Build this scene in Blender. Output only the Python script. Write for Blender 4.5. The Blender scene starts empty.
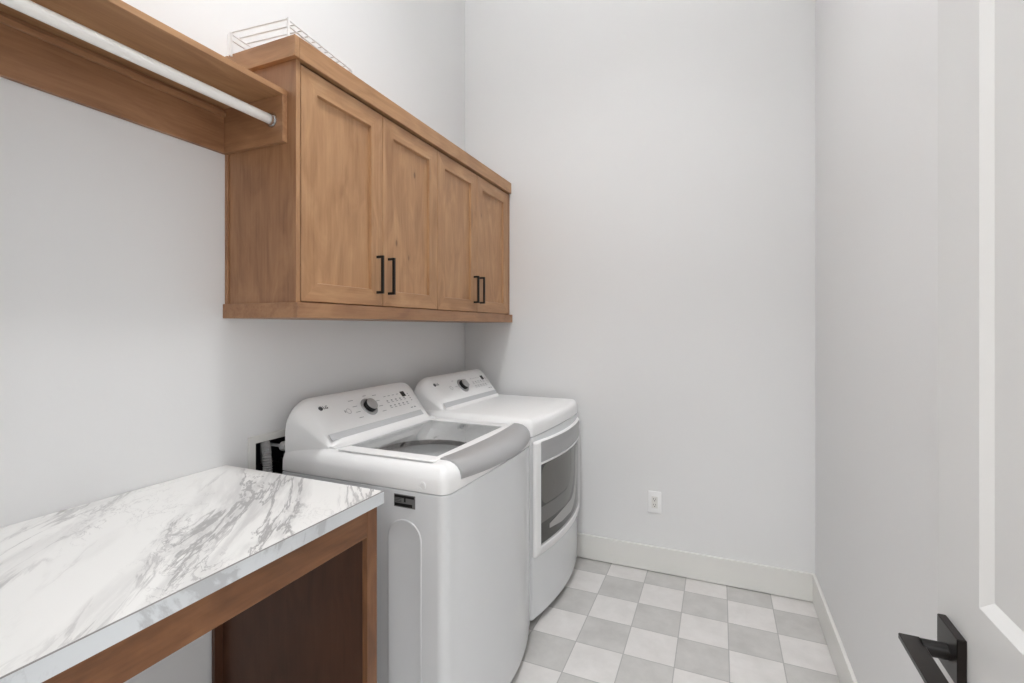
import bpy, bmesh, math, random
from mathutils import Vector, Matrix
random.seed(7)
S = bpy.context.scene
COL = S.collection

# ------------------------------------------------------------------ camera, world, light, exposure
CAM = (1.5626, 0.0, 1.3878)
cd = bpy.data.cameras.new('camera')
cam = bpy.data.objects.new('camera', cd)
COL.objects.link(cam)
cam.location = CAM
cam.rotation_euler = (math.radians(90), 0, math.radians(23.266))
cd.sensor_width = 36.0
cd.lens = 482.056 / 1024 * 36.0
cd.shift_y = -(341.5 - 327.053) / 1024
cd.clip_start = 0.02
S.camera = cam

w = bpy.data.worlds.new('world')
S.world = w
w.use_nodes = True
w.node_tree.nodes['Background'].inputs[0].default_value = (1, 1, 1, 1)
w.node_tree.nodes['Background'].inputs[1].default_value = 0.3

CEIL = 4.45
LAMP = (0.97, 1.16, CEIL - 0.52)


def area(name, loc, rot, power, sx, sy, shape='RECTANGLE', col=(1, 1, 1)):
    d = bpy.data.lights.new(name, 'AREA')
    d.shape = shape
    d.size = sx
    d.size_y = sy
    d.energy = power
    d.color = col
    o = bpy.data.objects.new(name, d)
    o.location = loc
    o.rotation_euler = rot
    COL.objects.link(o)
    return o


P_DOWN, P_UP, P_HALL, P_DAY_FILL = 14, 30, 57, 64
down = area('ceiling_lamp_down', LAMP, (0, 0, 0), P_DOWN, 0.18, 0.18, 'DISK', (0.985, 0.992, 1.0))
down.data.spread = math.radians(120)
area('added_uplight', (LAMP[0], LAMP[1], CEIL - 0.46), (math.pi, 0, 0), P_UP, 0.40, 0.40, 'DISK', (0.985, 0.992, 1.0))  # unseen uplight added for ambient fill off the ceiling
area('added_hall_fill', (1.35, -1.3, 2.93), (0, 0, 0), P_HALL, 1.2, 0.9, 'RECTANGLE', (0.97, 0.985, 1.0))  # lamp made up behind the camera to fill the room
area('added_daylight_fill', (3.26, -1.1, 1.35), (0, math.radians(90), 0), P_DAY_FILL, 1.9, 1.7, 'RECTANGLE', (0.96, 0.98, 1.0))  # invented daylight added to brighten the left wall

vs = S.view_settings
vs.view_transform = 'Standard'
vs.look = 'None'
vs.gamma = 1.0
vs.use_curve_mapping = False
vs.exposure = 0.0


# ------------------------------------------------------------------ materials
def lin(c):
    return tuple(((v / 255) / 12.92 if v / 255 <= 0.04045 else ((v / 255 + 0.055) / 1.055) ** 2.4) for v in c) + (1,)


def nodes(name):
    m = bpy.data.materials.new(name)
    m.use_nodes = True
    nt = m.node_tree
    b = nt.nodes['Principled BSDF']
    return m, nt, b


def N(nt, t, **k):
    n = nt.nodes.new(t)
    for a, v in k.items():
        setattr(n, a, v)
    return n


def plain(name, rgb, rough=0.5, metal=0.0, bump=0.0, bscale=60.0, coat=0.0):
    m, nt, b = nodes(name)
    b.inputs['Base Color'].default_value = lin(rgb)
    b.inputs['Roughness'].default_value = rough
    b.inputs['Metallic'].default_value = metal
    if coat:
        b.inputs['Coat Weight'].default_value = coat
    tc = N(nt, 'ShaderNodeTexCoord')
    nz = N(nt, 'ShaderNodeTexNoise')
    nz.inputs['Scale'].default_value = bscale
    nz.inputs['Detail'].default_value = 3
    nt.links.new(tc.outputs['Object'], nz.inputs['Vector'])
    if bump:
        bp = N(nt, 'ShaderNodeBump')
        bp.inputs['Strength'].default_value = bump
        bp.inputs['Distance'].default_value = 0.002
        nt.links.new(nz.outputs['Fac'], bp.inputs['Height'])
        nt.links.new(bp.outputs['Normal'], b.inputs['Normal'])
    else:
        mr = N(nt, 'ShaderNodeMapRange')
        mr.inputs['To Min'].default_value = max(0.0, rough - 0.03)
        mr.inputs['To Max'].default_value = rough + 0.03
        nt.links.new(nz.outputs['Fac'], mr.inputs['Value'])
        nt.links.new(mr.outputs['Result'], b.inputs['Roughness'])
    return m


def ramp(nt, stops):
    r = N(nt, 'ShaderNodeValToRGB')
    e = r.color_ramp.elements
    while len(e) > 1:
        e.remove(e[-1])
    e[0].position = stops[0][0]
    e[0].color = stops[0][1]
    for p, c in stops[1:]:
        x = e.new(p)
        x.color = c
    return r


def wood(name, axis, dark, mid, light, rough=0.42):
    """knotty alder, grain along the given axis"""
    m, nt, b = nodes(name)
    L = nt.links.new
    tc = N(nt, 'ShaderNodeTexCoord')
    oi = N(nt, 'ShaderNodeObjectInfo')
    off = N(nt, 'ShaderNodeVectorMath', operation='SCALE')
    off.inputs[0].default_value = (37.0, 19.0, 53.0)
    L(oi.outputs['Random'], off.inputs['Scale'])
    add = N(nt, 'ShaderNodeVectorMath', operation='ADD')
    L(tc.outputs['Object'], add.inputs[0])
    L(off.outputs[0], add.inputs[1])
    k = {'X': 0, 'Y': 1, 'Z': 2}[axis]

    def mp(across, along):
        q = N(nt, 'ShaderNodeMapping')
        s = [across] * 3
        s[k] = along
        q.inputs['Scale'].default_value = s
        L(add.outputs[0], q.inputs['Vector'])
        return q
    fine = N(nt, 'ShaderNodeTexNoise')
    fine.inputs['Scale'].default_value = 1
    fine.inputs['Detail'].default_value = 5
    fine.inputs['Roughness'].default_value = 0.6
    L(mp(110, 5).outputs[0], fine.inputs['Vector'])
    broad = N(nt, 'ShaderNodeTexNoise')
    broad.inputs['Scale'].default_value = 1
    broad.inputs['Detail'].default_value = 4
    broad.inputs['Distortion'].default_value = 1.6
    L(mp(12, 3.2).outputs[0], broad.inputs['Vector'])
    mix = N(nt, 'ShaderNodeMath', operation='MULTIPLY_ADD')
    mix.inputs[1].default_value = 0.35
    L(fine.outputs['Fac'], mix.inputs[0])
    sc = N(nt, 'ShaderNodeMath', operation='MULTIPLY')
    sc.inputs[1].default_value = 0.65
    L(broad.outputs['Fac'], sc.inputs[0])
    L(sc.outputs[0], mix.inputs[2])
    r = ramp(nt, [(0.32, lin(dark)), (0.5, lin(mid)), (0.68, lin(light))])
    L(mix.outputs[0], r.inputs[0])
    # knots
    vo = N(nt, 'ShaderNodeTexVoronoi')
    vo.inputs['Scale'].default_value = 1
    vo.inputs['Randomness'].default_value = 1
    L(mp(8.0, 4.0).outputs[0], vo.inputs['Vector'])
    kr = ramp(nt, [(0.0, (1, 1, 1, 1)), (0.035, (0.9, 0.9, 0.9, 1)), (0.075, (0.15, 0.15, 0.15, 1)), (0.16, (0, 0, 0, 1))])
    L(vo.outputs['Distance'], kr.inputs[0])
    sep = N(nt, 'ShaderNodeSeparateColor')
    L(vo.outputs['Color'], sep.inputs[0])
    gt = N(nt, 'ShaderNodeMath', operation='GREATER_THAN')
    gt.inputs[1].default_value = 0.6
    L(sep.outputs[0], gt.inputs[0])
    km = N(nt, 'ShaderNodeMath', operation='MULTIPLY')
    L(kr.outputs[0], km.inputs[0])
    L(gt.outputs[0], km.inputs[1])
    kk = N(nt, 'ShaderNodeMath', operation='MULTIPLY')
    kk.inputs[1].default_value = 0.7
    L(km.outputs[0], kk.inputs[0])
    mc = N(nt, 'ShaderNodeMix', data_type='RGBA')
    L(kk.outputs[0], mc.inputs['Factor'])
    L(r.outputs[0], mc.inputs['A'])
    mc.inputs['B'].default_value = lin((78, 48, 30))
    L(mc.outputs['Result'], b.inputs['Base Color'])
    b.inputs['Roughness'].default_value = rough
    bp = N(nt, 'ShaderNodeBump')
    bp.inputs['Strength'].default_value = 0.06
    bp.inputs['Distance'].default_value = 0.001
    L(fine.outputs['Fac'], bp.inputs['Height'])
    L(bp.outputs['Normal'], b.inputs['Normal'])
    return m


WD, WM, WL = (156, 114, 79), (175, 132, 94), (192, 150, 110)
WOOD = {a: wood('alder_grain_' + a.lower(), a, WD, WM, WL) for a in 'XYZ'}
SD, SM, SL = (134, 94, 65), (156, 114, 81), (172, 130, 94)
BASE = {a: wood('shaded_base_alder_' + a.lower(), a, (96, 62, 38), (120, 79, 49), (138, 95, 61)) for a in 'XYZ'}  # same alder, colour darkened for the shade on the counter base
VENEER_SHADED = wood('shaded_veneer', 'Z', (72, 45, 30), (82, 51, 35), (90, 58, 40))  # veneer colour carries the shade under the counter
SIDE = {a: wood('shaded_alder_' + a.lower(), a, SD, SM, SL) for a in 'XYZ'}  # same alder as the doors, with side shade put into the colour

WALL = plain('wall_paint', (234, 234, 234), 0.6, bump=0.12, bscale=140)
CEILM = plain('ceiling_paint', (246, 246, 245), 0.7, bump=0.1, bscale=120)
TRIM = plain('white_trim_paint', (232, 231, 227), 0.35)
DOORP = plain('door_paint', (222, 222, 221), 0.32)
ENAMEL = plain('white_enamel', (229, 231, 233), 0.22, coat=0.3)
PLASTIC = plain('white_plastic', (246, 246, 246), 0.32)
SILVER = plain('silver_plastic', (180, 180, 181), 0.42, 0.3)
KNOBF = plain('brushed_silver', (190, 190, 190), 0.35, 0.6)
BAND = plain('pale_grey_band', (196, 197, 199), 0.4)
BLACK = plain('matte_black_metal', (22, 20, 19), 0.38, 0.3)
BRONZE = plain('oil_rubbed_black', (34, 30, 28), 0.3, 0.5)
DARK = plain('black_plastic', (14, 14, 15), 0.5)
PRINT = plain('grey_print', (172, 173, 176), 0.5)
LOGO = plain('dark_grey_print', (70, 70, 74), 0.5)
STEEL = plain('drum_steel', (58, 57, 55), 0.45, 0.4)
CHROME = plain('chrome', (205, 205, 205), 0.15, 1.0)
ROD = plain('satin_nickel', (244, 242, 238), 0.38, 0.3)
WIRE = plain('white_coated_wire', (240, 240, 240), 0.35)
HOSE = plain('grey_hose', (150, 150, 150), 0.5)
GREYP = plain('grey_reflection', (142, 141, 138), 0.35)
GREYL = plain('light_grey_reflection', (222, 221, 219), 0.35)
GREYD = plain('dark_grey_panel', (84, 83, 82), 0.3)
STICK = plain('grey_sticker', (118, 118, 118), 0.5)
HALLF = plain('hall_floor_wood', (150, 125, 100), 0.4)


def glass(name, tint, refl=0.12):
    m = bpy.data.materials.new(name)
    m.use_nodes = True
    nt = m.node_tree
    nt.nodes.clear()
    out = N(nt, 'ShaderNodeOutputMaterial')
    tr = N(nt, 'ShaderNodeBsdfTransparent')
    tr.inputs[0].default_value = tint
    gl = N(nt, 'ShaderNodeBsdfGlossy')
    gl.inputs['Roughness'].default_value = 0.03
    ge = N(nt, 'ShaderNodeNewGeometry')
    dt = N(nt, 'ShaderNodeVectorMath', operation='DOT_PRODUCT')
    nt.links.new(ge.outputs['Normal'], dt.inputs[0])
    nt.links.new(ge.outputs['Incoming'], dt.inputs[1])
    ab = N(nt, 'ShaderNodeMath', operation='ABSOLUTE')
    nt.links.new(dt.outputs['Value'], ab.inputs[0])
    om = N(nt, 'ShaderNodeMath', operation='SUBTRACT')
    om.inputs[0].default_value = 1.0
    nt.links.new(ab.outputs[0], om.inputs[1])
    pw = N(nt, 'ShaderNodeMath', operation='POWER')
    pw.inputs[1].default_value = 5.0
    nt.links.new(om.outputs[0], pw.inputs[0])
    fr = N(nt, 'ShaderNodeMath', operation='MULTIPLY_ADD')
    fr.inputs[1].default_value = 0.96
    fr.inputs[2].default_value = 0.04
    nt.links.new(pw.outputs[0], fr.inputs[0])
    mx = N(nt, 'ShaderNodeMixShader')
    nt.links.new(fr.outputs[0], mx.inputs[0])
    nt.links.new(tr.outputs[0], mx.inputs[1])
    nt.links.new(gl.outputs[0], mx.inputs[2])
    nt.links.new(mx.outputs[0], out.inputs[0])
    return m


GLASS = glass('lid_glass', (0.93, 0.935, 0.935, 1))
SMOKE = glass('smoked_glass', (0.80, 0.795, 0.79, 1))


def marble(name, base, strength, turn):
    m, nt, b = nodes(name)
    L = nt.links.new
    tc = N(nt, 'ShaderNodeTexCoord')
    rot = N(nt, 'ShaderNodeMapping')
    rot.inputs['Rotation'].default_value = (0, 0, math.radians(turn))
    L(tc.outputs['Object'], rot.inputs['Vector'])

    def layer(sx, sy, scale, detail, dist, width, seed, soft=1.0):
        q = N(nt, 'ShaderNodeMapping')
        q.inputs['Scale'].default_value = (sx, sy, 2)
        q.inputs['Location'].default_value = (seed, seed * 1.7, seed * 0.3)
        L(rot.outputs[0], q.inputs['Vector'])
        n = N(nt, 'ShaderNodeTexNoise')
        n.inputs['Scale'].default_value = scale
        n.inputs['Detail'].default_value = detail
        n.inputs['Roughness'].default_value = 0.62
        n.inputs['Distortion'].default_value = dist
        L(q.outputs[0], n.inputs['Vector'])
        a = N(nt, 'ShaderNodeMath', operation='SUBTRACT')
        a.inputs[1].default_value = 0.5
        L(n.outputs['Fac'], a.inputs[0])
        ab = N(nt, 'ShaderNodeMath', operation='ABSOLUTE')
        L(a.outputs[0], ab.inputs[0])
        mr = N(nt, 'ShaderNodeMapRange')
        mr.interpolation_type = 'SMOOTHSTEP'
        mr.inputs['From Min'].default_value = 0.0
        mr.inputs['From Max'].default_value = width
        mr.inputs['To Min'].default_value = soft
        mr.inputs['To Max'].default_value = 0.0
        L(ab.outputs[0], mr.inputs['Value'])
        return mr.outputs['Result']

    def mask(sx, sy, scale, lo, hi, seed):
        q = N(nt, 'ShaderNodeMapping')
        q.inputs['Scale'].default_value = (sx, sy, 1)
        q.inputs['Location'].default_value = (seed, seed * 0.7, 0)
        L(rot.outputs[0], q.inputs['Vector'])
        n = N(nt, 'ShaderNodeTexNoise')
        n.inputs['Scale'].default_value = scale
        n.inputs['Detail'].default_value = 3
        L(q.outputs[0], n.inputs['Vector'])
        mr = N(nt, 'ShaderNodeMapRange')
        mr.inputs['From Min'].default_value = lo
        mr.inputs['From Max'].default_value = hi
        L(n.outputs['Fac'], mr.inputs['Value'])
        return mr.outputs['Result']

    def mul(a, c):
        n = N(nt, 'ShaderNodeMath', operation='MULTIPLY')
        L(a, n.inputs[0])
        if isinstance(c, float):
            n.inputs[1].default_value = c
        else:
            L(c, n.inputs[1])
        return n.outputs[0]

    def addn(a, c):
        n = N(nt, 'ShaderNodeMath', operation='ADD')
        L(a, n.inputs[0])
        L(c, n.inputs[1])
        n.use_clamp = True
        return n.outputs[0]
    band = mask(0.8, 5.2, 1.0, 0.45, 0.58, 11.4)
    thin = mul(layer(1.5, 7.0, 1.6, 8, 0.55, 0.035, 1.3), band)
    mid = mul(mul(layer(1.1, 6.0, 1.1, 7, 0.5, 0.10, 5.9), band), 0.45)
    fine = mul(mul(layer(5, 10, 2.0, 6, 0.6, 0.02, 8.2), mask(1.5, 4, 1.6, 0.5, 0.66, 9.4)), 0.55)
    tot = addn(addn(thin, mid), fine)
    mc = N(nt, 'ShaderNodeMix', data_type='RGBA')
    L(mul(tot, strength), mc.inputs['Factor'])
    mc.inputs['A'].default_value = lin(base)
    mc.inputs['B'].default_value = lin((122, 119, 120))
    L(mc.outputs['Result'], b.inputs['Base Color'])
    b.inputs['Roughness'].default_value = 0.28
    return m


MARBLE = marble('marble_laminate', (245, 244, 242), 0.70, -131)
MARBLE_EDGE = marble('shaded_edge_laminate', (222, 226, 229), 0.35, -98)  # same laminate, greyed to hold the shade of the unlit edge


def tile_floor():
    m, nt, b = nodes('checker_tile')
    L = nt.links.new
    T = 0.2062
    tc = N(nt, 'ShaderNodeTexCoord')
    q = N(nt, 'ShaderNodeMapping')
    q.inputs['Scale'].default_value = (1 / T, 1 / T, 1 / T)
    q.inputs['Location'].default_value = (-0.9814 / T + 20, -2.6851 / T + 40, 0.5)
    L(tc.outputs['Object'], q.inputs['Vector'])
    sx = N(nt, 'ShaderNodeSeparateXYZ')
    L(q.outputs[0], sx.inputs[0])

    def mth(op, a, c=None):
        n = N(nt, 'ShaderNodeMath', operation=op)
        if isinstance(a, (int, float)):
            n.inputs[0].default_value = a
        else:
            L(a, n.inputs[0])
        if c is not None:
            if isinstance(c, (int, float)):
                n.inputs[1].default_value = c
            else:
                L(c, n.inputs[1])
        return n.outputs[0]
    fx, fy = mth('FLOOR', sx.outputs[0]), mth('FLOOR', sx.outputs[1])
    par = mth('MODULO', mth('ADD', fx, fy), 2.0)      # tile (20, 39) is grey -> odd
    dx = mth('SUBTRACT', 0.5, mth('ABSOLUTE', mth('SUBTRACT', mth('FRACT', sx.outputs[0]), 0.5)))
    dy = mth('SUBTRACT', 0.5, mth('ABSOLUTE', mth('SUBTRACT', mth('FRACT', sx.outputs[1]), 0.5)))
    d = mth('MINIMUM', dx, dy)
    grout = mth('LESS_THAN', d, 0.010)
    # per tile tone
    cv = N(nt, 'ShaderNodeCombineXYZ')
    L(fx, cv.inputs[0])
    L(fy, cv.inputs[1])
    wn = N(nt, 'ShaderNodeTexWhiteNoise')
    L(cv.outputs[0], wn.inputs['Vector'])
    n1 = N(nt, 'ShaderNodeTexNoise')
    n1.inputs['Scale'].default_value = 9
    n1.inputs['Detail'].default_value = 6
    n1.inputs['Roughness'].default_value = 0.65
    off = N(nt, 'ShaderNodeVectorMath', operation='MULTIPLY_ADD')
    L(wn.outputs['Color'], off.inputs[0])
    off.inputs[1].default_value = (9, 9, 9)
    L(tc.outputs['Object'], off.inputs[2])
    L(off.outputs[0], n1.inputs['Vector'])
    rl = ramp(nt, [(0.3, lin((217, 214, 211))), (0.7, lin((231, 228, 226)))])
    rd = ramp(nt, [(0.3, lin((190, 188, 185))), (0.7, lin((208, 206, 203)))])
    L(n1.outputs['Fac'], rl.inputs[0])
    L(n1.outputs['Fac'], rd.inputs[0])
    mc = N(nt, 'ShaderNodeMix', data_type='RGBA')
    L(par, mc.inputs['Factor'])
    L(rl.outputs[0], mc.inputs['A'])
    L(rd.outputs[0], mc.inputs['B'])
    mg = N(nt, 'ShaderNodeMix', data_type='RGBA')
    L(grout, mg.inputs['Factor'])
    L(mc.outputs['Result'], mg.inputs['A'])
    mg.inputs['B'].default_value = lin((176, 174, 172))
    L(mg.outputs['Result'], b.inputs['Base Color'])
    b.inputs['Roughness'].default_value = 0.5
    return m


TILE = tile_floor()

# ------------------------------------------------------------------ object helpers
ORG = {}


def thing(name, label, cat, loc, group=None):
    o = bpy.data.objects.new(name, None)
    o.empty_display_size = 0.05
    COL.objects.link(o)
    o.location = loc
    o['label'] = label
    o['category'] = cat
    if group:
        o['group'] = group
    ORG[o] = Vector(loc)
    return o


def obj(name, bm, mats, parent=None, smooth=35, label=None):
    """link a bmesh written in world coordinates as ONE mesh object"""
    if not isinstance(mats, (list, tuple)):
        mats = [mats]
    me = bpy.data.meshes.new(name)
    if smooth is not None:
        bmesh.ops.recalc_face_normals(bm, faces=bm.faces)
    if parent is not None:
        bmesh.ops.translate(bm, verts=bm.verts, vec=-ORG[parent])
    bm.to_mesh(me)
    bm.free()
    for m in mats:
        me.materials.append(m)
    if smooth:
        for p in me.polygons:
            p.use_smooth = True
        me.set_sharp_from_angle(angle=math.radians(smooth))
    o = bpy.data.objects.new(name, me)
    COL.objects.link(o)
    if parent is not None:
        o.parent = parent
        ORG[o] = ORG[parent]
    else:
        ORG[o] = Vector((0, 0, 0))
    if label:
        o['label'] = label
    return o


def struct(name, bm, m, smooth=35):
    o = obj(name, bm, m, None, smooth)
    o['kind'] = 'structure'
    return o


def box(bm, x0, x1, y0, y1, z0, z1, bev=0.0, mi=0, seg=1):
    vs_ = [bm.verts.new((x, y, z)) for x in (x0, x1) for y in (y0, y1) for z in (z0, z1)]
    f = []
    for idx in ((0, 1, 3, 2), (4, 6, 7, 5), (0, 4, 5, 1), (2, 3, 7, 6), (0, 2, 6, 4), (1, 5, 7, 3)):
        fc = bm.faces.new([vs_[i] for i in idx])
        fc.material_index = mi
        f.append(fc)
    if bev:
        es = set(e for fc in f for e in fc.edges)
        bmesh.ops.bevel(bm, geom=list(es), offset=bev, segments=seg, affect='EDGES', profile=0.5)
    return f


def B(*a, **k):
    bm = bmesh.new()
    box(bm, *a, **k)
    return bm


def tube(bm, pts, r, n=8, caps=True, rx=None, mi=0):
    pts = [Vector(p) for p in pts]
    rings = []
    up = None
    for i, p in enumerate(pts):
        d = (pts[min(i + 1, len(pts) - 1)] - pts[max(i - 1, 0)]).normalized()
        if up is None:
            up = Vector((0, 0, 1)) if abs(d.z) < 0.9 else Vector((0, 1, 0))
        a = d.cross(up).normalized()
        u2 = a.cross(d).normalized()
        up = u2
        rr = r[i] if isinstance(r, (list, tuple)) else r
        rh = rx if rx else rr
        rings.append([bm.verts.new(p + a * math.cos(t) * rh + u2 * math.sin(t) * rr)
                      for t in [2 * math.pi * k / n for k in range(n)]])
    for i in range(len(rings) - 1):
        for k in range(n):
            f = bm.faces.new((rings[i][k], rings[i][(k + 1) % n], rings[i + 1][(k + 1) % n], rings[i + 1][k]))
            f.material_index = mi
    if caps:
        bm.faces.new(rings[0][::-1]).material_index = mi
        bm.faces.new(rings[-1]).material_index = mi
    return rings


def skin(bm, loops, closed=True, cap0=False, cap1=False, mi=0):
    L_ = [[bm.verts.new(p) for p in lp] for lp in loops]
    for a, c in zip(L_, L_[1:]):
        n = len(a)
        for k in range(n if closed else n - 1):
            f = bm.faces.new((a[k], a[(k + 1) % n], c[(k + 1) % n], c[k]))
            f.material_index = mi
    if cap0:
        bm.faces.new(L_[0][::-1]).material_index = mi
    if cap1:
        bm.faces.new(L_[-1]).material_index = mi
    return L_


def disc_stack(bm, c, ax, e1, prof, n=32, cap=True, mi=0):
    """lathe: prof = list of (radius, height) along ax from c"""
    ax = Vector(ax).normalized()
    e1 = Vector(e1).normalized()
    e2 = ax.cross(e1)
    c = Vector(c)
    loops = [[c + ax * h + (e1 * math.cos(t) + e2 * math.sin(t)) * r for t in [2 * math.pi * k / n for k in range(n)]]
             for r, h in prof]
    return skin(bm, loops, True, cap, cap, mi)


# ------------------------------------------------------------------ the room
XW, YB = 2.008, 2.838
FY0, FY1 = -0.03, 0.09           # front wall (the doorway the picture is taken from)
OX0, OX1, OZ = 1.06, 1.885, 2.44
HX0, HX1, HY0, HZ = -0.6, 3.2, -2.6, 2.95

bm = B(-0.12, XW + 0.12, FY0, YB + 0.12, -0.08, 0.0)
struct('floor', bm, TILE, None)
bm = B(HX0, HX1, HY0, FY0, -0.08, 0.0)
struct('floor_hall', bm, HALLF, None)
struct('ceiling', B(-0.12, XW + 0.12, FY0, YB + 0.12, CEIL, CEIL + 0.1), CEILM, None)
struct('ceiling_hall', B(HX0, HX1, HY0, FY0, HZ, HZ + 0.1), CEILM, None)

# left wall with the hole of the washer box
BY0, BY1, BZ0, BZ1 = 1.248, 1.50, 0.80, 0.962
bm = bmesh.new()
box(bm, -0.12, 0, FY0, BY0, 0, CEIL)
box(bm, -0.12, 0, BY1, YB, 0, CEIL)
box(bm, -0.12, 0, BY0, BY1, 0, BZ0)
box(bm, -0.12, 0, BY0, BY1, BZ1, CEIL)
struct('wall_left', bm, WALL, None)
struct('wall_back', B(-0.12, XW + 0.12, YB, YB + 0.12, 0, CEIL), WALL, None)
struct('wall_right', B(XW, XW + 0.12, FY0, YB, 0, CEIL), WALL, None)
bm = bmesh.new()
box(bm, -0.0, OX0, FY0, FY1, 0, CEIL)
box(bm, OX1, XW, FY0, FY1, 0, CEIL)
box(bm, OX0, OX1, FY0, FY1, OZ, CEIL)
struct('wall_front', bm, WALL, None)
bm = bmesh.new()
box(bm, HX0 - 0.1, HX0, HY0, FY0, 0, HZ)
WY0, WY1, WZ0, WZ1 = -2.0, -0.2, 0.35, 2.35      # made-up hall window, source for the added daylight
box(bm, HX1, HX1 + 0.1, HY0, WY0, 0, HZ)
box(bm, HX1, HX1 + 0.1, WY1, FY1, 0, HZ)
box(bm, HX1, HX1 + 0.1, WY0, WY1, 0, WZ0)
box(bm, HX1, HX1 + 0.1, WY0, WY1, WZ1, HZ)
box(bm, HX0 - 0.1, HX1 + 0.1, HY0 - 0.1, HY0, 0, HZ)
box(bm, HX0, -0.12, FY0, FY1, 0, HZ)
box(bm, XW + 0.12, HX1, FY0, FY1, 0, HZ)
struct('wall_hall', bm, WALL, None)


bm = bmesh.new()
for a, c in ((WY0, WY0 + 0.05), (-1.125, -1.075), (WY1 - 0.05, WY1)):
    box(bm, HX1 + 0.02, HX1 + 0.055, a, c, WZ0, WZ1, 0.002)
for a, c in ((WZ0, WZ0 + 0.05), (WZ1 - 0.05, WZ1)):
    box(bm, HX1 + 0.02, HX1 + 0.055, WY0 + 0.05, WY1 - 0.05, a, c, 0.002)
struct('added_window_1', bm, TRIM)  # unseen window added to give the daylight fill a source


def baseboard(name, x0, x1, y0, y1, face):
    h, t = 0.144, 0.014
    bm = B(x0, x1, y0, y1, 0.004, h, bev=0.002)
    struct(name, bm, TRIM)


baseboard('baseboard_back', 0.0, XW, YB - 0.014, YB, 'y')
baseboard('baseboard_right', XW - 0.014, XW, FY1 + 0.02, YB - 0.014, 'x')
baseboard('baseboard_left', 0.0, 0.014, FY1, 1.05, 'x')
# door casing round the opening, room side
bm = bmesh.new()
box(bm, OX0 - 0.075, OX0, FY1, FY1 + 0.016, 0, OZ + 0.09, 0.002)
box(bm, OX0, OX1, FY1, FY1 + 0.016, OZ, OZ + 0.09, 0.002)
box(bm, OX1, XW - 0.02, FY1, FY1 + 0.016, 0, OZ + 0.09, 0.002)
struct('trim_1', bm, TRIM)

# ---- the open door lying along the right wall
DX0, DX1 = 1.872, 1.907
DY0, DY1 = 0.128, 0.942
DZ0, DZ1 = 0.012, 2.42
root = thing('door_1', 'white two-panel interior door standing open along the right wall', 'door', (DX1, DY0, DZ0))
del root['label'], root['category']
root['kind'] = 'structure'


def loops_frame(bm, rects, axis='X', mats=(0, 0), capfirst=True, caplast=False):
    """rects: list of (a0,a1,z0,z1,depth); vertical sides get mats[0], horizontal ones mats[1]"""
    L_ = []
    for a0, a1, z0, z1, x in rects:
        L_.append([bm.verts.new((x, a, z)) for a, z in ((a0, z0), (a1, z0), (a1, z1), (a0, z1))])
    for p, q in zip(L_, L_[1:]):
        for k in range(4):
            f = bm.faces.new((p[k], p[(k + 1) % 4], q[(k + 1) % 4], q[k]))
            f.material_index = mats[1] if k in (0, 2) else mats[0]
    if capfirst:
        bm.faces.new(L_[0][::-1]).material_index = mats[0]
    if caplast:
        bm.faces.new(L_[-1]).material_index = mats[0]


# door leaf: stiles and rails as solid bars, panels recessed between them
P0, P1 = DY0 + 0.128, 0.813
zr = [(DZ0, 0.24), (0.90, 1.024), (2.29, DZ1)]
bm = bmesh.new()
box(bm, DX0, DX1, DY0, P0, DZ0, DZ1)
box(bm, DX0, DX1, P1, DY1, DZ0, DZ1)
for a, c in zr:
    box(bm, DX0, DX1, P0, P1, a, c)
leaf = obj('leaf', bm, DOORP, root, None)
for a, c in ((0.24, 0.90), (1.024, 2.29)):
    bm = bmesh.new()
    g = 0.016
    for x, s in ((DX0, 1), (DX1, -1)):
        L_ = []
        for i_, d in ((0, 0.0), (g, 0.009)):
            L_.append([bm.verts.new((x + s * d, y, z)) for y, z in
                       ((P0 + i_, a + i_), (P1 - i_, a + i_), (P1 - i_, c - i_), (P0 + i_, c - i_))])
        for k in range(4):
            bm.faces.new((L_[0][k], L_[0][(k + 1) % 4], L_[1][(k + 1) % 4], L_[1][k]))
        bm.faces.new(L_[1])
    obj('panel', bm, DOORP, root, 20)
# lever set
bm = bmesh.new()
box(bm, DX0 - 0.011, DX0, 0.845, 0.912, 0.895, 0.961, 0.0012)
rose = obj('rose', bm, BRONZE, root)
bm = bmesh.new()
tube(bm, [(DX0 - 0.011, 0.8785, 0.924), (DX0 - 0.040, 0.8785, 0.924)], 0.011, 20)
obj('neck', bm, BLACK, rose)
bm = bmesh.new()
box(bm, DX0 - 0.063, DX0 - 0.037, 0.765, 0.8935, 0.9215, 0.930, 0.0012)
obj('lever', bm, BRONZE, rose)
for z in (0.25, 1.2, 2.2):
    bm = bmesh.new()
    tube(bm, [(DX1 - 0.006, DY0 - 0.005, z), (DX1 - 0.006, DY0 - 0.005, z + 0.1)], 0.006, 10)
    obj('hinge', bm, BLACK, root)

# ------------------------------------------------------------------ countertop and its base
YC = 1.1346
HC = 0.914
CY0 = FY1 + 0.003
r_ = thing('countertop', 'white marble-look laminate countertop with grey veins on the brown wooden base', 'countertop', (0.33, 0.6, HC - 0.036))
obj('slab', B(0.002, 0.670, CY0, YC, HC - 0.035, HC, bev=0.0012), MARBLE, r_)
obj('edge_band', B(0.6702, 0.6719, CY0, YC, HC - 0.035, HC - 0.0012), MARBLE_EDGE, r_)
obj('seam_line', B(0.6690, 0.6721, CY0, YC, HC - 0.0012, HC + 0.0001), plain('dark_seam', (150, 147, 145), 0.6), r_, None, 'thin dark seam along the front edge')

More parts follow.
